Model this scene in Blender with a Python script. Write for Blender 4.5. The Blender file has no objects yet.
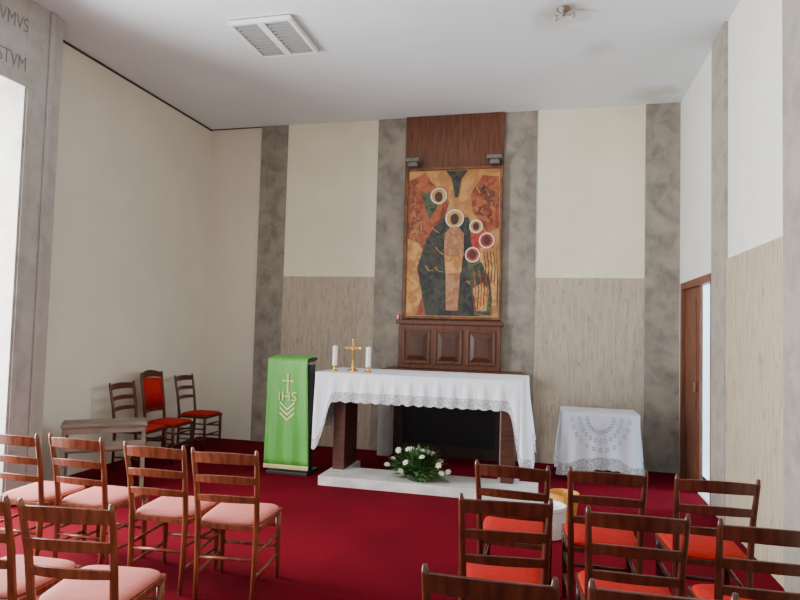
import bpy, bmesh, math, random
from mathutils import Vector, Matrix
random.seed(7)
C=bpy.context.scene.collection
W=6.269; H=4.392; MZ=2.275; YF=-9.0

# ------------------------------------------------------------ materials
def mat(name,c1,c2=None,scale=5,stretch=(1,1,1),rough=.7,bump=0,detail=6,contrast=(.35,.65),metal=0,bscale=None,emit=0,spec=.5,c3=None,scale3=1.2,distort=0,spot=None,pits=None):
    m=bpy.data.materials.new(name); m.use_nodes=True
    nt=m.node_tree; N=nt.nodes; L=nt.links; b=N['Principled BSDF']
    b.inputs['Roughness'].default_value=rough; b.inputs['Metallic'].default_value=metal
    b.inputs['Specular IOR Level'].default_value=spec
    b.inputs['Base Color'].default_value=(*c1,1)
    if emit:
        b.inputs['Emission Color'].default_value=(*c1,1); b.inputs['Emission Strength'].default_value=emit
    tc=N.new('ShaderNodeTexCoord'); mp=N.new('ShaderNodeMapping'); mp.inputs['Scale'].default_value=stretch
    L.new(tc.outputs['Object'],mp.inputs['Vector'])
    nz=N.new('ShaderNodeTexNoise'); nz.inputs['Scale'].default_value=scale; nz.inputs['Detail'].default_value=detail; nz.inputs['Distortion'].default_value=distort
    L.new(mp.outputs['Vector'],nz.inputs['Vector'])
    if c2:
        r=N.new('ShaderNodeValToRGB'); r.color_ramp.elements[0].position=contrast[0]; r.color_ramp.elements[1].position=contrast[1]
        r.color_ramp.elements[0].color=(*c1,1); r.color_ramp.elements[1].color=(*c2,1)
        L.new(nz.outputs['Fac'],r.inputs['Fac']); out=r.outputs['Color']
        if c3:
            n3=N.new('ShaderNodeTexNoise'); n3.inputs['Scale'].default_value=scale3; n3.inputs['Detail'].default_value=4
            L.new(tc.outputs['Object'],n3.inputs['Vector'])
            r3=N.new('ShaderNodeValToRGB'); r3.color_ramp.elements[0].position=.45; r3.color_ramp.elements[1].position=.68
            L.new(n3.outputs['Fac'],r3.inputs['Fac'])
            mx=N.new('ShaderNodeMix'); mx.data_type='RGBA'
            L.new(r3.outputs['Color'],mx.inputs[0]); L.new(out,mx.inputs[6]); mx.inputs[7].default_value=(*c3,1); out=mx.outputs[2]
        if pits:
            mp2=N.new('ShaderNodeMapping'); mp2.inputs['Scale'].default_value=(1,1,.22); L.new(tc.outputs['Object'],mp2.inputs['Vector'])
            n5=N.new('ShaderNodeTexNoise'); n5.inputs['Scale'].default_value=42; n5.inputs['Detail'].default_value=3
            L.new(mp2.outputs['Vector'],n5.inputs['Vector'])
            mr=N.new('ShaderNodeMapRange'); mr.inputs[1].default_value=.60; mr.inputs[2].default_value=.72; mr.inputs[3].default_value=0; mr.inputs[4].default_value=.75
            L.new(n5.outputs['Fac'],mr.inputs[0])
            mx=N.new('ShaderNodeMix'); mx.data_type='RGBA'
            L.new(mr.outputs[0],mx.inputs[0]); L.new(out,mx.inputs[6]); mx.inputs[7].default_value=(*pits,1); out=mx.outputs[2]
        for (cen,rad,col) in (spot or []):
            vd=N.new('ShaderNodeVectorMath'); vd.operation='DISTANCE'; vd.inputs[1].default_value=cen
            n4=N.new('ShaderNodeTexNoise'); n4.inputs['Scale'].default_value=6; n4.inputs['Detail'].default_value=5
            L.new(tc.outputs['Object'],n4.inputs['Vector']); L.new(tc.outputs['Object'],vd.inputs[0])
            ad=N.new('ShaderNodeMath'); ad.operation='MULTIPLY_ADD'; ad.inputs[1].default_value=rad*1.6
            L.new(n4.outputs['Fac'],ad.inputs[0]); L.new(vd.outputs['Value'],ad.inputs[2])
            mr=N.new('ShaderNodeMapRange'); mr.inputs[1].default_value=rad*.9; mr.inputs[2].default_value=rad*1.8; mr.inputs[3].default_value=.7; mr.inputs[4].default_value=0
            L.new(ad.outputs[0],mr.inputs[0])
            mx=N.new('ShaderNodeMix'); mx.data_type='RGBA'
            L.new(mr.outputs[0],mx.inputs[0]); L.new(out,mx.inputs[6]); mx.inputs[7].default_value=(*col,1); out=mx.outputs[2]
        L.new(out,b.inputs['Base Color'])
    if bump:
        src=nz
        if bscale:
            src=N.new('ShaderNodeTexNoise'); src.inputs['Scale'].default_value=bscale; L.new(mp.outputs['Vector'],src.inputs['Vector'])
        bp=N.new('ShaderNodeBump'); bp.inputs['Strength'].default_value=bump; bp.inputs['Distance'].default_value=.02
        L.new(src.outputs['Fac'],bp.inputs['Height']); L.new(bp.outputs['Normal'],b.inputs['Normal'])
    return m
M={}
M['carpet']=mat('carpet',(.125,.002,.009),(.175,.0034,.0135),scale=60,rough=.95,bump=.5,bscale=300,spec=.05,c3=(.105,.0018,.008),scale3=.9)
M['plaster']=mat('plaster',(.75,.69,.56),(.79,.73,.60),scale=2.2,rough=.85,bump=.08,bscale=30)
M['plasterR']=mat('plaster_window_lit',(.80,.80,.76),(.84,.84,.80),scale=2.2,rough=.85,bump=.06,bscale=30,c3=(.80,.78,.71),scale3=1)  # brighter plaster copy: window light painted into the right wall
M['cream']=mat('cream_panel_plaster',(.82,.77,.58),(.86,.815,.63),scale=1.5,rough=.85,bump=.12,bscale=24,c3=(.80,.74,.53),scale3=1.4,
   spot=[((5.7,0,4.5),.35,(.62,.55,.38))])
M['ceiling']=mat('ceiling_paint',(.74,.80,.83),(.78,.84,.87),scale=1.1,rough=.9,spot=[((4.8,-2.35,H),.32,(.46,.43,.36)),((5.9,-.35,H),.32,(.50,.46,.38)),((5.2,-1.6,H),.2,(.62,.62,.58))])
M['stone']=mat('grey_stone',(.185,.162,.132),(.30,.268,.225),scale=7,stretch=(1,1,.8),rough=.7,bump=.1,detail=15,distort=.5,c3=(.36,.312,.242),scale3=3.4)
M['stoneL']=mat('portal_stone',(.34,.32,.285),(.44,.42,.38),scale=7,rough=.5,bump=.05,detail=15,distort=.5,c3=(.40,.37,.32),scale3=3)
M['stoneR']=mat('side_stone_strip',(.26,.235,.20),(.36,.33,.285),scale=7,rough=.6,bump=.06,detail=15,distort=.5,c3=(.38,.34,.28),scale3=3)
M['trav']=mat('travertine',(.36,.295,.215),(.54,.46,.355),scale=11,stretch=(3.4,3.4,.35),rough=.6,bump=.1,detail=14,contrast=(.28,.70),c3=(.49,.41,.305),scale3=6,pits=(.25,.185,.12))
M['travR']=mat('travertine_side',(.34,.275,.195),(.54,.455,.345),scale=11,stretch=(3.4,3.4,.35),rough=.6,bump=.1,detail=14,contrast=(.28,.70),c3=(.48,.395,.285),scale3=6,pits=(.21,.15,.095))
M['marble']=mat('white_marble',(.50,.48,.45),(.68,.665,.635),scale=6,rough=.4,bump=.03,detail=10)
M['wood']=mat('altarpiece_wood',(.085,.025,.009),(.16,.052,.019),scale=5,stretch=(6,6,.7),rough=.4,bump=.05,detail=8)
M['woodP']=mat('raised_panel_wood',(.06,.018,.008),(.10,.032,.013),scale=3,stretch=(3,3,.6),rough=.4,detail=4)
M['woodH']=mat('dark_wood',(.045,.013,.007),(.085,.026,.012),scale=5,stretch=(1,6,6),rough=.4,bump=.05)
M['chairL']=mat('chair_wood_glare',(.16,.040,.017),(.28,.080,.034),scale=7,stretch=(5,5,.8),rough=.27)  # lighter copy of the chair wood, window glare mixed into the colour
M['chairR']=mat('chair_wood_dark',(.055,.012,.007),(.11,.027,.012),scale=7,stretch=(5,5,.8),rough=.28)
M['seatL']=mat('red_upholstery_glare',(.58,.155,.125),(.61,.17,.14),scale=40,rough=.75)  # red seat fabric paled to pink to paint in window glare
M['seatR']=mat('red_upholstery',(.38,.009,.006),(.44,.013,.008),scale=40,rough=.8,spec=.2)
M['benchw']=mat('bench_wood',(.15,.115,.085),(.24,.19,.145),scale=5,stretch=(1,5,5),rough=.6)
M['cloth']=mat('white_linen',(.78,.80,.87),(.84,.86,.92),scale=3,rough=.85,bump=.15,bscale=12)
M['black']=mat('black_void',(.006,.006,.006),rough=.6)
M['darkmetal']=mat('dark_metal',(.02,.02,.02),rough=.4)
M['green']=mat('green_satin',(.085,.37,.05),(.12,.46,.07),scale=3,stretch=(3,3,.5),rough=.5,bump=.1)
M['gold']=mat('gold_embroidery',(.76,.70,.28),(.82,.78,.38),scale=60,rough=.5)
M['brass']=mat('brass',(.85,.55,.14),rough=.22,metal=1)
M['dullbrass']=mat('dull_brass',(.22,.17,.10),(.30,.24,.15),scale=20,rough=.5,metal=.6)
M['wax']=mat('candle_wax',(.86,.83,.76),rough=.5)
M['whitepl']=mat('white_plastic',(.82,.83,.84),rough=.4)
M['orange']=mat('orange_basket',(.62,.27,.04),(.78,.38,.07),scale=50,rough=.6,bump=.3)
M['leaf']=mat('leaf_green',(.02,.075,.015),(.07,.18,.04),scale=12,rough=.5)
M['petal']=mat('white_petal',(.72,.73,.60),(.82,.82,.72),scale=20,rough=.6)
M['redglass']=mat('red_glass',(.6,.01,.01),rough=.1)
M['line']=mat('joint_shadow',(.05,.05,.05),rough=.9)  # shade of the gap under the ceiling, put into colour
M['grille']=mat('lamp_grille',(.34,.35,.34),rough=.4)
M['lampw']=mat('lamp_white',(.85,.86,.86),rough=.5)
M['tile']=mat('corridor_paint',(.74,.85,.93),rough=.6)
M['doorwood']=mat('door_wood',(.11,.035,.016),(.20,.07,.032),scale=5,stretch=(6,6,.7),rough=.45)
M['letter']=mat('engraved_letter',(.16,.16,.155),rough=.8)
M['bracket']=mat('bracket_stone',(.13,.12,.105),(.20,.185,.165),scale=10,rough=.7)
def lace_mat():
    m=bpy.data.materials.new('white_lace'); m.use_nodes=True; nt=m.node_tree;N=nt.nodes;L=nt.links;b=N['Principled BSDF']
    b.inputs['Base Color'].default_value=(.80,.82,.87,1); b.inputs['Roughness'].default_value=.85
    tc=N.new('ShaderNodeTexCoord'); v=N.new('ShaderNodeTexVoronoi'); v.inputs['Scale'].default_value=60
    L.new(tc.outputs['Object'],v.inputs['Vector'])
    mt=N.new('ShaderNodeMath'); mt.operation='GREATER_THAN'; mt.inputs[1].default_value=.36
    L.new(v.outputs['Distance'],mt.inputs[0])
    m2=N.new('ShaderNodeMath'); m2.operation='MULTIPLY_ADD'; m2.inputs[1].default_value=-.5; m2.inputs[2].default_value=1.0
    L.new(mt.outputs[0],m2.inputs[0]); L.new(m2.outputs[0],b.inputs['Alpha'])
    return m
M['lace']=lace_mat()

# ------------------------------------------------------------ mesh helpers
def box(bm,x0,x1,y0,y1,z0,z1,mi=0):
    vs=[bm.verts.new((x,y,z)) for x in (x0,x1) for y in (y0,y1) for z in (z0,z1)]
    for f in ((0,1,3,2),(4,6,7,5),(0,4,5,1),(2,3,7,6),(0,2,6,4),(1,5,7,3)):
        bm.faces.new([vs[i] for i in f]).material_index=mi
    return vs
def tube(bm,pts,rad,n=10,mi=0,sq=1.0):
    pts=[Vector(p) for p in pts]
    if not hasattr(rad,'__len__'): rad=[rad]*len(pts)
    rings=[];prev=None
    for i,p in enumerate(pts):
        t=(pts[min(i+1,len(pts)-1)]-pts[max(i-1,0)]).normalized()
        a=prev if prev is not None else (Vector((1,0,0)) if abs(t.x)<.9 else Vector((0,0,1)))
        a=(a-t*a.dot(t)).normalized(); prev=a; b=t.cross(a)
        rings.append([bm.verts.new(p+(a*math.cos(2*math.pi*k/n)+b*math.sin(2*math.pi*k/n)*sq)*rad[i]) for k in range(n)])
    for i in range(len(rings)-1):
        for k in range(n):
            bm.faces.new((rings[i][k],rings[i][(k+1)%n],rings[i+1][(k+1)%n],rings[i+1][k])).material_index=mi
    bm.faces.new(rings[0][::-1]).material_index=mi; bm.faces.new(rings[-1]).material_index=mi
def lathe(bm,c,prof,n=24,mi=0):
    rings=[]
    for r,z in prof:
        rings.append([bm.verts.new((c[0]+r*math.cos(2*math.pi*k/n),c[1]+r*math.sin(2*math.pi*k/n),c[2]+z)) for k in range(n)])
    for i in range(len(rings)-1):
        for k in range(n):
            bm.faces.new((rings[i][k],rings[i][(k+1)%n],rings[i+1][(k+1)%n],rings[i+1][k])).material_index=mi
    bm.faces.new(rings[0][::-1]).material_index=mi; bm.faces.new(rings[-1]).material_index=mi
def rootempty(name,loc,label,cat,rot=0,group=None):
    e=bpy.data.objects.new(name,None); e.location=loc; e.rotation_euler=(0,0,rot); e.empty_display_size=.1
    e['label']=label; e['category']=cat
    if group: e['group']=group
    C.objects.link(e); return e
def fin(name,bm,mats,parent=None,shift=None,bevel=0,smooth=False,kind=None,label=None,cat=None,group=None,sub=0):
    if shift is not None: bmesh.ops.translate(bm,vec=-Vector(shift),verts=bm.verts)
    bmesh.ops.recalc_face_normals(bm,faces=bm.faces)
    me=bpy.data.meshes.new(name); bm.to_mesh(me); bm.free()
    for m in (mats if isinstance(mats,(list,tuple)) else [mats]): me.materials.append(m)
    if smooth:
        for p in me.polygons: p.use_smooth=True
    o=bpy.data.objects.new(name,me); C.objects.link(o)
    if parent is not None: o.parent=parent
    elif shift is not None: o.location=shift
    if bevel:
        b=o.modifiers.new('bevel','BEVEL'); b.width=bevel; b.segments=2; b.limit_method='ANGLE'
    if sub:
        s=o.modifiers.new('sub','SUBSURF'); s.levels=sub; s.render_levels=sub
    if kind: o['kind']=kind
    if label: o['label']=label
    if cat: o['category']=cat
    if group: o['group']=group
    return o
def struct(name,boxes,mats,bevel=0):
    bm=bmesh.new()
    for b in boxes: box(bm,*b)
    return fin(name,bm,mats,kind='structure',bevel=bevel)

# ------------------------------------------------------------ room shell
DY0,DY1,DZ=-1.52,-.20,2.20
struct('floor',[(-.25,W+.25,YF,.25,-.2,0)],M['carpet'])
struct('ceiling',[(-.25,W+.25,YF,.25,H,H+.2)],M['ceiling'])
struct('wall_back',[(-.25,W+.25,0,.25,0,H)],[M['plaster']])
struct('wall_left',[(-.25,0,-3.49,0,0,H),(-.25,0,-5.6,-3.49,3.6,H),(-.25,0,YF,-5.6,0,H)],[M['plaster']])
struct('wall_right',[(W,W+.12,DY1,0,0,H),(W,W+.12,DY0,DY1,DZ,H),(W,W+.12,YF,DY0,0,H)],[M['plasterR']])
n=[0]
def trim(boxes,m,bevel=0):
    n[0]+=1; return struct('trim_%d'%n[0],boxes,m,bevel)
e=.025
for x0,x1 in ((.81,1.21),(2.52,2.91),(4.19,4.60),(5.88,W)):
    trim([(x0,x1,-e,0,0,H)],M['stone'])
for x0,x1 in ((1.21,2.52),(4.60,5.88)):
    trim([(x0,x1,-.018,0,0,MZ)],M['trav'])
    trim([(x0,x1,-.012,0,MZ,H)],M['cream'])
for y0,y1 in ((-1.97,DY0),(-3.75,-3.30),(-5.5,-5.05),(-7.3,-6.85)):
    trim([(W-e,W,y0,y1,0,H)],M['stoneR'])
for y0,y1 in ((-3.30,-1.97),(-5.05,-3.75),(-6.85,-5.5),(-9,-7.3)):
    trim([(W-.018,W,y0,y1,0,MZ)],M['travR'])
portal=trim([(0,.324,-3.49,-3.10,0,H),(-.25,.324,-5.6,-3.49,3.6,H),(0,.324,-6.0,-5.6,0,H)],M['stoneL'],.004)
trim([(.324,.345,-3.26,-3.20,0,H)],M['stoneL'],.006)
trim([(.324,.338,-5.6,-3.42,3.60,3.66),(.324,.338,-3.47,-3.42,0,3.60)],M['stoneL'],.004)
trim([(0,.015,-3.10,0,H-.02,H),(0.015,.81,-.015,0,H-.012,H)],M['line'])  # dark strips standing in for the shadow line along the ceiling edge
def text(s,loc,size,name,mt,parent=None,rot=(math.pi/2,0,math.pi/2),align='RIGHT',ext=.002,shift=(0,0,0),off=0,sx=1,**k):
    cu=bpy.data.curves.new(name,'FONT'); cu.body=s; cu.size=size; cu.extrude=ext; cu.align_x=align; cu.offset=off
    o=bpy.data.objects.new(name,cu); C.objects.link(o)
    dg=bpy.context.evaluated_depsgraph_get(); me=bpy.data.meshes.new_from_object(o.evaluated_get(dg))
    bpy.data.objects.remove(o); me.materials.clear(); me.materials.append(mt)
    me.transform(Matrix.Scale(sx,4,(1,0,0)))
    o=bpy.data.objects.new(name,me); C.objects.link(o); o.rotation_euler=rot; o.location=Vector(loc)-Vector(shift)
    if parent: o.parent=parent
    for a,b in k.items(): o[a]=b
    return o
for s,z in (('VMVS',4.075),('STVM',3.735)):
    text(s,(.3245,-3.485,z),.18,'carved_inscription',M['letter'],parent=portal,off=-.0025,sx=.66,label='thin dark capital letters carved into grey stone')

# right door
YD=-.93
bm=bmesh.new()
for b in ((W-.03,W+.05,DY1-.07,DY1,0,DZ),(W-.03,W+.03,DY0,DY0+.02,0,DZ),(W-.03,W+.05,DY0+.02,DY1-.07,DZ-.08,DZ)): box(bm,*b)
fin('door_1',bm,M['doorwood'],kind='structure',bevel=.004)
bm=bmesh.new()
yy0,yy1=YD,DY1-.07
box(bm,W+.01,W+.045,yy0,yy1,.01,DZ-.08)
for a,b in ((.15,.95),(1.08,2.0)):
    box(bm,W+.0,W+.012,yy0+.12,yy1-.12,a,b)
lathe(bm,(W-.02,yy0+.06,1.02),[(.018,0),(.018,.10)],10)
fin('door_2',bm,M['doorwood'],kind='structure',bevel=.006)
struct('door_3',[(W,W+.12,DY0+.02,yy0,-.01,.015)],M['marble'])
struct('wall_corridor',[(W+.12,W+2.2,1.2,1.3,0,2.8),(W+2.2,W+2.3,-4,1.3,0,2.8),(W+.12,W+2.2,-4,1.2,2.7,2.8),(W+.12,W+2.2,-4.1,-4,0,2.8)],M['tile'])
struct('floor_corridor',[(W+.12,W+2.2,-4,1.2,-.1,0)],M['tile'])

# ------------------------------------------------------------ altarpiece
R0=Vector((3.55,0,0))
rt=rootempty('altarpiece',R0,'tall dark wood altarpiece with panelled base on stone plinth','altarpiece')
bm=bmesh.new(); box(bm,2.91,4.19,-.06,-.026,1.06,H-.002); fin('back_panel',bm,M['wood'],rt,R0)
bm=bmesh.new(); box(bm,2.90,4.20,-.16,-.06,1.10,1.66); box(bm,2.87,4.23,-.20,-.06,1.66,1.71)
for i in range(3):
    a=2.96+i*.41
    box(bm,a,a+.03,-.18,-.16,1.16,1.60);box(bm,a+.33,a+.36,-.18,-.16,1.16,1.60)
    box(bm,a+.03,a+.33,-.18,-.16,1.57,1.60);box(bm,a+.03,a+.33,-.18,-.16,1.16,1.19)
fin('cabinet_base',bm,M['wood'],rt,R0,bevel=.006)
for i in range(3):
    a=2.96+i*.41
    bm=bmesh.new()
    o_=[(a+.045,1.205),(a+.315,1.205),(a+.315,1.555),(a+.045,1.555)]; q_=[(a+.095,1.26),(a+.265,1.26),(a+.265,1.50),(a+.095,1.50)]
    v0=[bm.verts.new((x,-.158,z)) for x,z in o_]; v1=[bm.verts.new((x,-.163,z)) for x,z in o_]; v2=[bm.verts.new((x,-.182,z)) for x,z in q_]
    for k in range(4):
        bm.faces.new((v0[k],v0[(k+1)%4],v1[(k+1)%4],v1[k])); bm.faces.new((v1[k],v1[(k+1)%4],v2[(k+1)%4],v2[k]))
    bm.faces.new(v2); bm.faces.new(v0[::-1])
    fin('door_panel',bm,M['woodP'],rt,R0)
bm=bmesh.new(); box(bm,2.76,4.46,-.42,-.026,1.05,1.10); box(bm,2.82,4.40,-.38,-.026,1.0,1.05); fin('ledge',bm,M['wood'],rt,R0,bevel=.008)
for a,b in ((2.70,2.86),(4.22,4.40)):
    bm=bmesh.new(); box(bm,a,b,-.32,-.03,0,1.0)
    fin('stone_pillar',bm,M['stoneL'],rt,R0,bevel=.006)
bm=bmesh.new()
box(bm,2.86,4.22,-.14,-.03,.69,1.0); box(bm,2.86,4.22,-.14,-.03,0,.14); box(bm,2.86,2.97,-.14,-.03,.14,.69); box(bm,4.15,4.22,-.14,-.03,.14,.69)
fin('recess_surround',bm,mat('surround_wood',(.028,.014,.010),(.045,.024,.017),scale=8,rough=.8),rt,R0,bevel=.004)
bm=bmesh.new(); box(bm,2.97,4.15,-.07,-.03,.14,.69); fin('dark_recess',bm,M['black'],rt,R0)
for x in (3.03,4.085):
    bm=bmesh.new(); box(bm,x-.06,x+.06,-.18,-.06,3.70,3.755); box(bm,x-.095,x+.095,-.22,-.06,3.755,3.80)
    fin('bracket',bm,M['bracket'],rt,R0,bevel=.01,label='dark grey stepped stone bracket')

# ------------------------------------------------------------ painting (generic, simplified stand-in)
P0=Vector((3.56,-.06,1.72))
pt=rootempty('painting',P0,'tall ochre, red and black religious painting in thin wooden frame','painting')
bm=bmesh.new(); x0,x1,z0,z1=2.93,4.19,1.73,3.69
for b in ((x0,x0+.035,z0,z1),(x1-.035,x1,z0,z1),(x0+.035,x1-.035,z0,z0+.035),(x0+.035,x1-.035,z1-.035,z1)):
    box(bm,b[0],b[1],-.115,-.062,b[2],b[3])
fin('frame',bm,mat('frame_wood',(.09,.03,.012),(.22,.09,.03),scale=12,rough=.35),pt,P0,bevel=.008)
pm=[mat('paint_%d'%i,c,c2,scale=s,rough=.5,stretch=(1,1,1),detail=8,contrast=(.42,.58),distort=1) for i,(c,c2,s) in enumerate([
 ((.40,.16,.04),(.54,.28,.075),5),   #0 ochre
 ((.20,.028,.013),(.38,.10,.028),8),   #1 red rock
 ((.008,.010,.010),(.045,.045,.028),9), #2 dark water
 ((.30,.12,.05),(.46,.23,.10),12),    #3 skin
 ((.75,.70,.62),(.80,.74,.66),10),    #4 halo white
 ((.50,.24,.05),(.60,.34,.09),10),    #5 halo gold
 ((.30,.014,.010),(.50,.05,.02),9),   #6 red robe
 ((.015,.035,.02),(.08,.095,.045),9),    #7 green robe
 ((.42,.16,.035),(.62,.34,.10),9),    #8 orange cloth
 ((.035,.012,.006),(.07,.022,.012),8), #9 dark brown
 ((.42,.18,.05),(.16,.035,.018),12),   #10 mixed rock
])]
bm=bmesh.new(); lay=[0]
def pc(px,py): return (x0+.035+(px-406.5)/95.*(x1-x0-.07), z1-.035-(py-172)/146.*(z1-z0-.07))
def poly(pts,mi):
    lay[0]+=1; y=-.085-.00012*lay[0]
    vs=[bm.verts.new((pc(*p)[0],y,pc(*p)[1])) for p in pts]
    bm.faces.new(vs).material_index=mi
def ell(cx,cy,rx,ry,mi,n=20):
    poly([(cx+rx*math.cos(t),cy+ry*math.sin(t)) for t in [2*math.pi*i/n for i in range(n)]],mi)
def strk(pts,w,mi):
    for (a,b),(c,d) in zip(pts[:-1],pts[1:]):
        l=math.hypot(c-a,d-b); nx,ny=-(d-b)/l*w/2,(c-a)/l*w/2
        poly([(a+nx,b+ny),(c+nx,d+ny),(c-nx,d-ny),(a-nx,b-ny)],mi)
box(bm,x0+.03,x1-.03,-.085,-.065,z0+.03,z1-.03,0)
poly([(407,182),(424,174),(436,190),(450,204),(443,230),(436,262),(428,300),(430,317),(407,317)],1)
poly([(407,240),(420,246),(428,262),(426,290),(418,317),(407,317)],8)
poly([(484,178),(500,180),(501,230),(490,236),(474,214),(472,196)],1)
poly([(412,210),(424,222),(419,240),(408,232)],10); poly([(410,188),(420,182),(424,196),(414,204)],10)
poly([(486,190),(499,196),(497,214),(484,206)],10)
for i in range(18):
    a=random.uniform(409,430); b=random.uniform(180,300); strk([(a,b),(a+random.uniform(3,7),b+random.uniform(-3,5)),(a+random.uniform(5,9),b+random.uniform(5,9))],1.2,random.choice((0,9,10,8)))
for i in range(10):
    a=random.uniform(478,494); b=random.uniform(184,222); strk([(a,b),(a-random.uniform(2,5),b+random.uniform(2,6)),(a+1,b+8)],1.1,random.choice((0,9,10)))
poly([(436,226),(446,218),(470,220),(478,238),(480,262),(486,290),(483,317),(428,317),(424,296),(418,270),(426,244)],2)
for i in range(26): 
    b=random.uniform(228,306); a=random.choice((random.uniform(426,438),random.uniform(464,476))); strk([(a,b),(a+4,b+random.uniform(2,5)),(a+8,b+random.uniform(4,8))],.7,random.choice((7,7,8,9)))
poly([(446,173),(468,173),(462,181),(459,200),(456,200),(452,181)],2)
poly([(414,190),(434,186),(444,206),(440,226),(426,232),(416,214)],1)
poly([(420,196),(432,194),(438,208),(430,222)],7)
ell(439,198,8.6,8.2,4); ell(439,198,7.4,7.0,5); ell(439,199,4.2,5.2,9)
ell(456,221,9.6,9.2,4); ell(456,221,8.2,7.8,5); ell(456,221.5,4.4,5.6,9)
poly([(452,229),(460,229),(466,236),(466,256),(463,276),(461,312),(449,312),(448,276),(446,256),(446,236)],3)
poly([(447,259),(465,258),(464,274),(448,276)],8)
poly([(472,234),(486,232),(496,250),(498,282),(486,284),(476,260)],6)
poly([(482,250),(498,250),(500,280),(500,306),(488,312),(484,280)],8)
poly([(470,264),(484,264),(492,280),(496,300),(494,316),(478,316),(474,290)],7)
poly([(476,290),(486,284),(492,292),(490,312),(480,312)],8)
for cx_,cy_,r_,m_ in ((478,229,6.8,5),(489,243,7.8,6),(475,257,7.6,6)):
    ell(cx_,cy_,r_,r_,4); ell(cx_,cy_,r_-1.3,r_-1.3,m_); ell(cx_,cy_,r_*.48,r_*.58,9)
for i in range(6): strk([(476+i*3,270+i),(479+i*3,290),(478+i*3,312-i*2)],1.0,9 if i%2 else 6)
for i in range(4): strk([(486+i*3.4,254),(489+i*3,270),(487+i*3.5,284)],.9,9)
fin('painted_panel',bm,pm,pt,P0)

bm=bmesh.new(); lathe(bm,(2.90,-.165,1.713),[(.012,0),(.02,.01),(.021,.06),(.016,.065)],16)
fin('votive_lamp',bm,M['redglass'],shift=(2.90,-.165,1.713),label='small red glass votive lamp on wooden altarpiece ledge',cat='lamp')

# ------------------------------------------------------------ altar
A0=Vector((3.47,-1.3,0))
al=rootempty('altar_table',A0,'wooden altar table on white marble slab base','altar')
bm=bmesh.new(); box(bm,2.40,4.54,-1.67,-.88,1.03,1.10); fin('table_top',bm,M['woodH'],al,A0,bevel=.005)
for x in (2.565,4.32):
    bm=bmesh.new(); box(bm,x,x+.13,-1.58,-1.15,.095,1.03); fin('leg',bm,M['woodH'],al,A0,bevel=.006)
bm=bmesh.new(); box(bm,2.53,4.69,-1.90,-1.42,0,.095); box(bm,2.53,2.73,-1.42,-1.1,0,.095); box(bm,4.28,4.49,-1.42,-1.1,0,.095)
fin('marble_slab',bm,M['marble'],al,A0,bevel=.006)

def drape(name,x0,x1,y0,y1,z,dropf,label,nrow=14,lace=.09,step=.02,wave=.012,wper=.16,cornerR=.03,scal=.018):
    per=[]
    def seg(a,b,nx,ny,side):
        L=(Vector(b)-Vector(a)).length; k=int(L/step)
        for i in range(k):
            t=i/k; p=Vector(a).lerp(Vector(b),t); per.append((p.x,p.y,nx,ny,side,t,L))
    r=cornerR
    def cor(cx,cy,a0,side):
        for i in range(7):
            a=a0+math.pi/2*i/6
            per.append((cx+r*math.cos(a),cy+r*math.sin(a),math.cos(a),math.sin(a),'c'+side,i/6,0))
    seg((x0,y1-r),(x0,y0+r),-1,0,'l'); cor(x0+r,y0+r,math.pi,'l')
    seg((x0+r,y0),(x1-r,y0),0,-1,'f'); cor(x1-r,y0+r,-math.pi/2,'r')
    seg((x1,y0+r),(x1,y1-r),1,0,'r'); cor(x1-r,y1-r,0,'r')
    seg((x1-r,y1),(x0+r,y1),0,1,'b'); cor(x0+r,y1-r,math.pi/2,'l')
    c=Vector(((x0+x1)/2,(y0+y1)/2,0)); root=rootempty(name,(c.x,c.y,z),label,'cloth')
    s=0; S=[];prev=None
    for q in per:
        if prev: s+=math.hypot(q[0]-prev[0],q[1]-prev[1])
        prev=q; S.append(s)
    n_=len(per)
    def P(i,t):
        q=per[i]; D,f=dropf(q,S[i]); 
        off=f*t*t*.6+f*t*.4 + wave*min(1,t*2)*math.sin(2*math.pi*S[i]/wper+1.3*math.sin(S[i]*3.1))
        off=max(off,.002)+.004
        return Vector((q[0]+q[2]*off,q[1]+q[3]*off,z-.004*(t>0)-D*t))
    for part in ('cloth_body','lace_trim'):
        bm=bmesh.new(); rows=[]
        for j in range((nrow if part=='cloth_body' else 3)+1):
            row=[]
            for i in range(n_):
                D=dropf(per[i],S[i])[0]; tl=max(0,(D-lace)/D)
                sc=scal*abs(math.sin(math.pi*S[i]/.11))
                if part=='cloth_body': t=tl*j/nrow
                else: t=tl+(1-tl)*j/3*(1+ sc/lace)
                row.append(bm.verts.new(P(i,t)))
            rows.append(row)
        for j in range(len(rows)-1):
            for i in range(n_): bm.faces.new((rows[j][i],rows[j][(i+1)%n_],rows[j+1][(i+1)%n_],rows[j+1][i]))
        if part=='cloth_body': bm.faces.new(rows[0])
        fin(part,bm,M['cloth'] if part=='cloth_body' else M['lace'],root,(c.x,c.y,z),smooth=(part!='cloth_body'))
    return root
def sm(t): t=max(0,min(1,t)); return t*t*(3-2*t)
def altar_drop(q,s):
    side=q[4];t=q[5];L=q[6]
    if side=='f':
        dl,dr=t*L,(1-t)*L; k=1-sm(dl/.20); k2=1-sm(dr/.16)
        return .28+.50*k**1.2+.54*k2**1.5, .02+.01*k+.03*k2
    if side=='cl': return .78,.012
    if side=='cr': return .82,.09
    if side=='b': return .30,.02
    d=min(t*L,(1-t)*L); k=1-sm(d/.25)
    return (.62+.16*k,.01) if side=='l' else (.62+.20*k,.075)
drape('altar_cloth',2.385,4.565,-1.70,-.855,1.118,altar_drop,'white linen altar cloth with scalloped lace hem over the altar')

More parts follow.
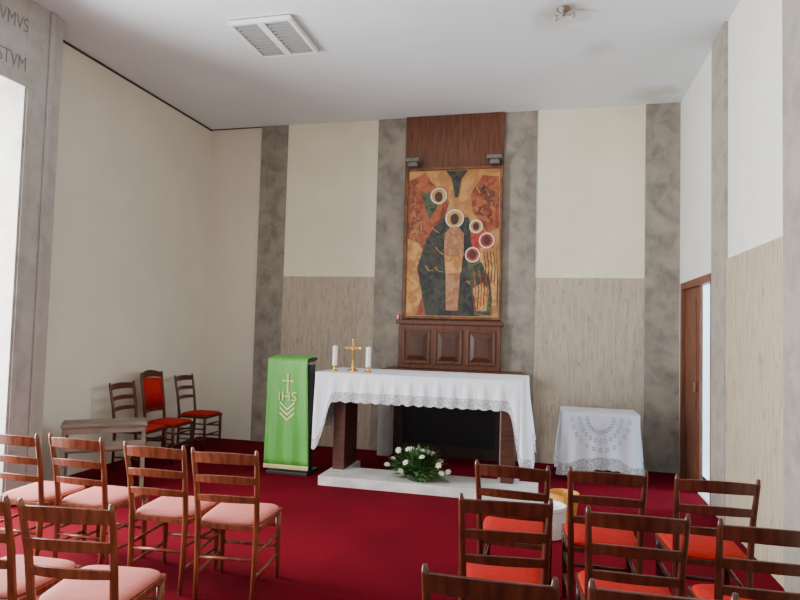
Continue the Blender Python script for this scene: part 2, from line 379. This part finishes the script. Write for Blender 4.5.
# items on altar
def candle(x,y,h,lab):
    r=rootempty('candlestick',(x,y,1.121),lab,'candle',group='altar candles')
    bm=bmesh.new(); lathe(bm,(0,0,0),[(.042,0),(.042,.008),(.018,.018),(.013,.035),(.03,.045),(.032,.06)],20); fin('holder',bm,M['brass'],r,smooth=False)
    bm=bmesh.new(); lathe(bm,(0,0,0),[(.026,.05),(.026,h-.004),(.02,h)],20); tube(bm,[(0,0,h),(0.002,0,h+.015)],.0025,6); fin('candle',bm,M['wax'],r)
candle(2.51,-1.45,.27,'white pillar candle in brass holder on the altar')
candle(2.895,-1.47,.27,'white pillar candle in brass holder on the altar')
cx=rootempty('crucifix',(2.725,-1.47,1.121),'standing brass crucifix between two candles on altar','crucifix')
bm=bmesh.new(); lathe(bm,(0,0,0),[(.06,0),(.06,.012),(.045,.02),(.02,.035),(.012,.06),(.022,.08),(.010,.10)],24); fin('base',bm,M['brass'],cx)
bm=bmesh.new(); box(bm,-.010,.010,-.006,.006,.10,.335); box(bm,-.075,.075,-.006,.006,.245,.265)
for a,b in ((-.08,.255),(.08,.255),(0,.34)):
    lathe(bm,(a,0,b-.016),[(.004,0),(.018,.008),(.02,.016),(.018,.024),(.004,.032)],12)
fin('cross',bm,M['brass'],cx,bevel=.002)
bm=bmesh.new(); tube(bm,[(0,-.012,.13),(0,-.014,.19),(0,-.014,.225),(0,-.014,.25)],[.007,.009,.012,.006],8)
tube(bm,[(-.065,-.012,.262),(0,-.014,.238),(.065,-.012,.262)],[.004,.006,.004],6); lathe(bm,(0,-.016,.25),[(.004,0),(.011,.008),(.011,.016),(.004,.024)],8)
fin('corpus',bm,M['brass'],cx)

# ------------------------------------------------------------ side table
T0=Vector((5.33,-.5,0))
st=rootempty('side_table',T0,'small credence table beneath a long white cloth','table')
bm=bmesh.new(); box(bm,4.95,5.71,-.74,-.24,.68,.715); fin('table_top',bm,M['wood'],st,T0)
for x in (4.98,5.64):
    for y in (-.71,-.30):
        bm=bmesh.new(); box(bm,x,x+.04,y,y+.04,0,.68); fin('leg',bm,M['wood'],st,T0)
def side_drop(q,s):
    side=q[4];t=q[5];L=q[6]
    if side=='f': 
        d=min(t*L,(1-t)*L); return .585+.075*(1-sm(d/.22))+.014*math.sin(s*11), .055
    if side[0]=='c': return .66,.065
    return .61,.05
sc_root=drape('side_table_cloth',4.925,5.735,-.765,-.215,.727,side_drop,'white cloth with embroidered lace semicircle covering the side table',lace=.12,wave=.016,wper=.19,scal=.016)
bm=bmesh.new()
for rr in (.12,.19,.26):
    for i in range(13):
        a=math.pi+math.pi*(i+.5)/13
        px_,pz=5.33+rr*1.15*math.cos(a),.70+rr*1.35*math.sin(a)
        dep=.727-pz; tt=dep/.57; yy=-.765-.030-.055*(tt*tt*.6+tt*.4)
        q=[bm.verts.new((px_+.017*math.cos(b),yy,pz+.025*math.sin(b))) for b in [2*math.pi*k/8 for k in range(8)]]
        q2=[bm.verts.new((px_+.010*math.cos(b),yy,pz+.015*math.sin(b))) for b in [2*math.pi*k/8 for k in range(8)]]
        for k in range(8): bm.faces.new((q[k],q[(k+1)%8],q2[(k+1)%8],q2[k]))
o=fin('embroidery',bm,mat('embroidery_grey',(.38,.40,.45),rough=.9),sc_root,(5.33,-.49,.727))
o['kind']='stuff'

# ------------------------------------------------------------ lectern
L0=Vector((2.05,-1.45,0))
le=rootempty('lectern',L0,'dark lectern draped with a green liturgical cloth','lectern',rot=0)
bm=bmesh.new(); box(bm,1.82,2.30,-1.62,-1.30,0,.035); fin('base',bm,M['darkmetal'],le,L0,bevel=.005)
bm=bmesh.new(); box(bm,1.95,2.29,-1.58,-1.45,.035,1.18); fin('body',bm,M['darkmetal'],le,L0,bevel=.005)
bm=bmesh.new(); vs=box(bm,1.81,2.29,-1.59,-1.40,1.20,1.225)
for v in vs: v.co.z+=0 if v.co.y<-1.5 else .03
fin('reading_desk',bm,M['darkmetal'],le,L0)
gc=rootempty('lectern_cloth',(2.06,-1.6,1.26),'green satin lectern cover embroidered with gold cross and IHS','cloth')
bm=bmesh.new(); nx=24
prof=[(-1.39-.20*i/5,1.265-.025*i/5) for i in range(0,6)]+[(-1.605,1.228)]+[(-1.61-.01*i/16,1.2-1.10*i/16) for i in range(17)]
rows=[]
for y,z in prof:
    k=max(0,(1.2-z)/1.1)
    rows.append([bm.verts.new((1.80+.46*i/nx+ .065*k*(i/nx-.1),y+.014*k*math.sin(i*.75),z)) for i in range(nx+1)])
for a,b in zip(rows[:-1],rows[1:]):
    for i in range(nx): bm.faces.new((a[i],a[i+1],b[i+1],b[i]))
o=fin('green_cloth',bm,M['green'],gc,(2.06,-1.6,1.26),smooth=True)
s=o.modifiers.new('s','SOLIDIFY'); s.thickness=.004
bm=bmesh.new(); 
for i in range(60):
    x=1.80+.515*i/60; box(bm,x,x+.005,-1.638,-1.634,.065,.10)
box(bm,1.80,2.315,-1.640,-1.633,.095,.108)
fin('gold_fringe',bm,M['gold'],gc,(2.06,-1.6,1.26))
bm=bmesh.new(); y=-1.629; cxm=2.048
def vb(x0_,x1_,z0_,z1_): box(bm,x0_,x1_,y,y+.004,z0_,z1_)
vb(cxm-.007,cxm+.007,.87,1.07); vb(cxm-.055,cxm+.055,.995,1.008)
vb(cxm-.016,cxm+.016,1.065,1.075); vb(cxm-.060,cxm-.050,.983,1.020); vb(cxm+.050,cxm+.060,.983,1.020)
for k in range(3):
    zz=.74-.055*k
    for sgn in (-1,1):
        vs=[bm.verts.new((cxm+sgn*a,y,zz+b)) for a,b in ((0,-.055),(.085,.02),(.085,.043),(0,-.032))]
        bm.faces.new(vs)
fin('gold_emblem',bm,M['gold'],gc,(2.06,-1.6,1.26))
text('IHS',(cxm,y,.79),.14,'gold_lettering',M['gold'],parent=gc,rot=(math.pi/2,0,0),align='CENTER',ext=.002,shift=(2.06,-1.6,1.26),off=-.0015,sx=1.12)

# ------------------------------------------------------------ chairs
def chair_parts(wood,seat,h=.882,upback=False):
    parts=[]
    k=h/.86
    for sx in (-1,1):
        bm=bmesh.new()
        tube(bm,[(sx*.170,-.215,0),(sx*.175,-.20,.2*k),(sx*.178,-.198,.45),(sx*.184,-.225,.45+.2*k),(sx*.192,-.27,h-.03),(sx*.193,-.276,h)],[.012,.016,.018,.016,.013,.008],10)
        parts.append(('leg',bm,wood))
        bm=bmesh.new()
        tube(bm,[(sx*.185,.175,0),(sx*.185,.173,.1),(sx*.185,.17,.3),(sx*.185,.17,.435)],[.011,.016,.018,.018],10)
        parts.append(('leg',bm,wood))
    def arcslat(zc,hh,yc,w,bow=.035,arch=.012,th=.014):
        bm=bmesh.new(); rings=[]
        for i in range(13):
            t=-1+2*i/12; x=w*t; y=yc-bow*(1-t*t); a=arch*(1-t*t)
            zt,zb=zc+hh/2+a,zc-hh/2+a*.5
            lean=.16*hh
            rings.append([bm.verts.new(v) for v in ((x,y+lean/2,zb),(x,y-lean/2,zt),(x,y-lean/2-th,zt),(x,y+lean/2-th,zb))])
        for a_,b_ in zip(rings[:-1],rings[1:]):
            for q in range(4): bm.faces.new((a_[q],a_[(q+1)%4],b_[(q+1)%4],b_[q]))
        bm.faces.new(rings[0]); bm.faces.new(rings[-1][::-1])
        return bm
    if not upback:
        parts.append(('backrest_slat',arcslat(h-.055,.06,-.258,.190),wood))
        parts.append(('backrest_slat',arcslat(h-.18,.042,-.236,.184),wood))
        parts.append(('backrest_slat',arcslat(h-.295,.038,-.214,.180),wood))
    else:
        parts.append(('backrest_slat',arcslat(h-.05,.06,-.262,.190,arch=.04),wood))
        parts.append(('backrest_slat',arcslat(.56,.04,-.205,.180),wood))
        parts.append(('backrest_pad',arcslat((h-.08+.58)/2,h-.08-.58,-.225,.160,th=.04),seat))
    for sx in (-1,1):
        for z in (.14,.27):
            bm=bmesh.new(); tube(bm,[(sx*.174,-.20,z),(sx*.185,.17,z+.005)],[.009,.011],8) 
            parts.append(('side_stretcher',bm,wood))
    for z in (.2,.33):
        bm=bmesh.new(); tube(bm,[(-.185,.17,z),(0,.17,z),(.185,.17,z)],[.009,.012,.009],8); parts.append(('front_stretcher',bm,wood))
    bm=bmesh.new(); tube(bm,[(-.175,-.2,.24),(.175,-.2,.24)],.010,8)
    parts.append(('rear_stretcher',bm,wood))
    bm=bmesh.new()
    o1=[(-.2,-.205),(.2,-.205),(.203,.188),(-.203,.188)]; i1=[(-.165,-.17),(.165,-.17),(.165,.15),(-.165,.15)]
    V=[[bm.verts.new((x,y,z)) for x,y in P_] for P_,z in ((o1,.405),(o1,.434),(i1,.434),(i1,.405))]
    for a in range(4):
        for q in range(4): bm.faces.new((V[a][q],V[a][(q+1)%4],V[(a+1)%4][(q+1)%4],V[(a+1)%4][q]))
    parts.append(('seat_frame',bm,wood))
    bm=bmesh.new(); out=[]; 
    for i in range(48):
        a=2*math.pi*i/48; ex=.35
        cx_=math.copysign(abs(math.cos(a))**ex,math.cos(a)); cy_=math.copysign(abs(math.sin(a))**ex,math.sin(a))
        out.append((cx_*(.190+.012*cy_),cy_*.195-.005))
    rings=[]
    for ins,z in ((.03,.430),(.0,.434),(-.003,.441),(0,.449),(.012,.457),(.05,.463),(.10,.466),(.17,.468)):
        f=1-ins/.2
        rings.append([bm.verts.new((x*f,y*f,z)) for x,y in out])
    for a_,b_ in zip(rings[:-1],rings[1:]):
        for q in range(48): bm.faces.new((a_[q],a_[(q+1)%48],b_[(q+1)%48],b_[q]))
    bm.faces.new(rings[0][::-1]); bm.faces.new(rings[-1])
    parts.append(('seat',bm,seat))
    return parts
def make_chair(wood,seat,loc,rot,label,group,**k):
    r=rootempty('chair',loc,label,'chair',rot,group)
    ch=[]
    for nm,bm,m in chair_parts(wood,seat,**k):
        ch.append(fin(nm,bm,m,r,smooth=nm not in('backrest_slat','seat_frame'),bevel=.003 if nm in('backrest_slat','seat_frame') else 0))
    return r,ch
def copy_chair(src,loc,rot,label):
    r,ch=src; n=r.copy(); n.location=loc; n.rotation_euler=(0,0,rot); n['label']=label; C.objects.link(n)
    for c in ch:
        d=c.copy(); d.parent=n; C.objects.link(d)
def org(cx_,cy_,th): return (cx_-math.sin(th)*.27, cy_+math.cos(th)*.27, 0)
lp='brown ladder-back wooden chair with red padded seat, window glare painted into its colours'
Lc=[(1.47,-4.53,-.02),(1.91,-4.49,-.03),(2.505,-4.54,.03),(2.965,-4.54,.10),(2.91,-5.66,.13),(2.44,-5.68,.05)]
src=None
for x,y,t in Lc:
    if not src: src=make_chair(M['chairL'],M['seatL'],org(x,y,t),t,lp,'ladder-back chairs with window glare in their colour')
    else: copy_chair(src,org(x,y,t),t,lp)
rp='dark brown ladder-back wooden chair with bright red padded seat'
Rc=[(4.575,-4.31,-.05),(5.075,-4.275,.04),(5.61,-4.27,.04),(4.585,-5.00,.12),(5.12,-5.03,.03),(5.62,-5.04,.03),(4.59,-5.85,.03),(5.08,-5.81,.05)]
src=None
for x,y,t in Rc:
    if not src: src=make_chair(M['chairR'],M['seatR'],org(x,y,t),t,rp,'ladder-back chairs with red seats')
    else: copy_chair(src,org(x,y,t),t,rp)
t=-math.pi/2
s1=make_chair(M['chairR'],M['seatR'],(.46,-1.89,0),t,'dark ladder-back chair with red seat against the plaster wall','chairs along the wall',h=.93)
copy_chair(s1,(.45,-.70,0),t,'dark ladder-back chair with red seat near the room corner')
u=make_chair(M['chairR'],M['seatR'],(.49,-1.42,0),t,'taller chair with red upholstered back and seat','chairs along the wall',h=1.01,upback=True)

# ------------------------------------------------------------ bench
ang=math.atan2(.5,.65)
be=rootempty('bench',(.63,-2.66,0),'low grey-brown wooden bench with a lower rail near wall','bench',rot=ang)
bm=bmesh.new(); box(bm,-.37,.37,-.17,.17,.60,.63); box(bm,-.35,.35,-.155,-.135,.54,.60); box(bm,-.35,.35,.135,.155,.54,.60); fin('bench_top',bm,M['benchw'],be,bevel=.005)
bm=bmesh.new(); box(bm,-.33,.33,-.15,-.12,.38,.46); fin('lower_rail',bm,M['benchw'],be,bevel=.003)
bm=bmesh.new(); box(bm,-.33,.33,-.12,.14,.36,.385); fin('shelf',bm,M['benchw'],be,bevel=.003)
for sx in (-1,1):
    bm=bmesh.new(); box(bm,sx*.34-.018,sx*.34+.018,-.15,.15,0,.60); fin('side_panel',bm,M['benchw'],be,bevel=.003)

# ------------------------------------------------------------ bucket, basket
bm=bmesh.new(); lathe(bm,(0,0,0),[(.10,0),(.115,.01),(.132,.10),(.136,.22),(.142,.225),(.142,.25),(.13,.25),(.122,.23),(.10,.02)],32)
o=fin('bucket',bm,M['whitepl'],label='white plastic bucket standing on the red carpet',cat='bucket'); o.location=(4.78,-2.75,0)
bm=bmesh.new(); lathe(bm,(0,0,0),[(.09,0),(.10,.01),(.125,.22),(.13,.24),(.12,.24),(.112,.22),(.09,.02)],28)
o=fin('basket',bm,M['orange'],label='orange wicker basket behind the white bucket',cat='basket'); o.location=(4.91,-2.30,0)

# ------------------------------------------------------------ flowers
F0=(3.52,-1.74,.096)
fl=rootempty('flower_arrangement',F0,'low arrangement of green leaves and white flowers at altar foot','flowers')
bm=bmesh.new(); lathe(bm,(0,0,0),[(.07,0),(.10,.015),(.11,.06),(.10,.06),(.09,.02)],24); fin('bowl',bm,M['darkmetal'],fl)
bm=bmesh.new()
for i in range(420):
    a=random.uniform(0,2*math.pi); el=random.uniform(-.25,1.3); L=random.uniform(.16,.34)*(1.0-.10*math.sin(el))
    d=Vector((math.cos(a)*math.cos(el)*1.12,math.sin(a)*math.cos(el)*.55,math.sin(el)))
    p0=Vector((0,0,.07)); tip=p0+d*L; tip.z=max(tip.z,.008); mid=p0.lerp(tip,.72)+Vector((0,0,.015)); b_=p0.lerp(tip,.42)
    sd=d.cross(Vector((0,0,1))).normalized()*random.uniform(.012,.026); up=Vector((0,0,.004))
    vs=[bm.verts.new(v) for v in (b_,mid+sd,tip,mid-sd)]; c_=bm.verts.new(mid+up)
    for q in range(4): bm.faces.new((vs[q],vs[(q+1)%4],c_))
    tube(bm,[p0,b_],.003,4)
o=fin('foliage',bm,M['leaf'],fl); o['kind']='stuff'
srcf=None
for i in range(18):
    a=2*math.pi*i/18*1.0+random.uniform(-.3,.3); el=(.15,.5,.85,1.15)[i%4]+random.uniform(-.1,.1); L=random.uniform(.23,.30)
    p=Vector((math.cos(a)*math.cos(el)*1.1,math.sin(a)*math.cos(el)*.75,math.sin(el)*.90))*L+Vector((0,0,.07))
    if not srcf:
        bm=bmesh.new()
        for ring,(r_,tz,kk) in enumerate(((.036,.010,7),(.024,.024,6))):
            for j in range(kk):
                b=2*math.pi*j/kk+ring*.4; w=.42
                pts=[(0,0,0),(r_*.7*math.cos(b-w),r_*.7*math.sin(b-w),tz),(r_*math.cos(b),r_*math.sin(b),tz*.9),(r_*.7*math.cos(b+w),r_*.7*math.sin(b+w),tz)]
                bm.faces.new([bm.verts.new(v) for v in pts])
        lathe(bm,(0,0,0),[(.005,0),(.010,.008),(.007,.018)],8)
        srcf=fin('flower',bm,M['petal'],fl); d=srcf
    else:
        d=srcf.copy(); C.objects.link(d)
    d.location=p; d.rotation_euler=(random.uniform(-.1,1.1),random.uniform(-.6,.6),0)

# ------------------------------------------------------------ ceiling lamps
G0=(2.165,-2.47,H)
g=rootempty('ceiling_lamp',G0,'square white recessed ceiling lamp with two louvred grilles','lamp')
bm=bmesh.new()
for b in ((-.31,.31,-.35,-.32),(-.31,.31,.32,.35),(-.31,-.275,-.32,.32),(.275,.31,-.32,.32),(-.035,.035,-.32,.32)): box(bm,*b,-.05,-.001)
box(bm,-.31,.31,-.35,.35,-.012,-.001)
fin('housing',bm,M['lampw'],g,bevel=.003)
for sx in (-1,1):
    bm=bmesh.new()
    for i in range(11):
        y=-.30+.60*i/10; box(bm,sx*.155-.115,sx*.155+.115,y-.010,y+.010,-.047,-.013)
    fin('louvre_grille',bm,M['grille'],g)
g=rootempty('ceiling_fixture',(4.85,-2.46,H),'small dull brass ceiling fixture with bare bulb holders','lamp')
bm=bmesh.new(); lathe(bm,(0,0,0),[(.05,-.001),(.06,-.01),(.04,-.03),(.015,-.04),(.012,-.07)][::-1],20); fin('canopy',bm,M['dullbrass'],g)
for a in (0.3,2.4,4.5):
    bm=bmesh.new(); tube(bm,[(0,0,-.055),(.04*math.cos(a),.04*math.sin(a),-.065),(.08*math.cos(a),.08*math.sin(a),-.05)],.008,8)
    lathe(bm,(.085*math.cos(a),.085*math.sin(a),-.06),[(.012,-.02),(.02,0),(.02,.02),(.012,.03)],12); fin('bulb_holder',bm,M['grille'],g)

# ------------------------------------------------------------ lights, world, camera
w=bpy.data.worlds.new('w'); bpy.context.scene.world=w; w.use_nodes=True
w.node_tree.nodes['Background'].inputs['Color'].default_value=(.93,.96,1,1); w.node_tree.nodes['Background'].inputs['Strength'].default_value=1.1
def area(name,loc,rot,sx,sy,e,col=(1,1,1)):
    l=bpy.data.lights.new(name,'AREA'); l.shape='RECTANGLE'; l.size=sx; l.size_y=sy; l.energy=e; l.color=col
    o=bpy.data.objects.new(name,l); o.location=loc; o.rotation_euler=rot; C.objects.link(o)
area('window_daylight',(-1.0,-4.55,2.0),(0,-math.pi/2,0),3.6,2.6,1000,(.98,.985,1))
l=bpy.data.lights.new('corridor_fill','POINT'); l.energy=240; l.shadow_soft_size=.2; l.color=(.84,.93,1)  # unseen point light added to brighten the corridor behind the door
o=bpy.data.objects.new('corridor_fill',l); o.location=(W+1.4,-1.0,2.2); C.objects.link(o)

cam=bpy.data.cameras.new('cam'); co=bpy.data.objects.new('cam',cam); C.objects.link(co)
cam.sensor_width=36; cam.lens=604.4/800*36; cam.clip_start=.05
yaw,pit,rol=.2386,.04684,.02652
f=Vector((-math.sin(yaw)*math.cos(pit),math.cos(yaw)*math.cos(pit),math.sin(pit)))
r0=Vector((math.cos(yaw),math.sin(yaw),0)); u0=r0.cross(f)
r=r0*math.cos(rol)+u0*math.sin(rol); u=-r0*math.sin(rol)+u0*math.cos(rol)
m=Matrix((r,u,-f)).transposed().to_4x4(); m.translation=(4.747,-7.714,1.6)
co.matrix_world=m
bpy.context.scene.camera=co
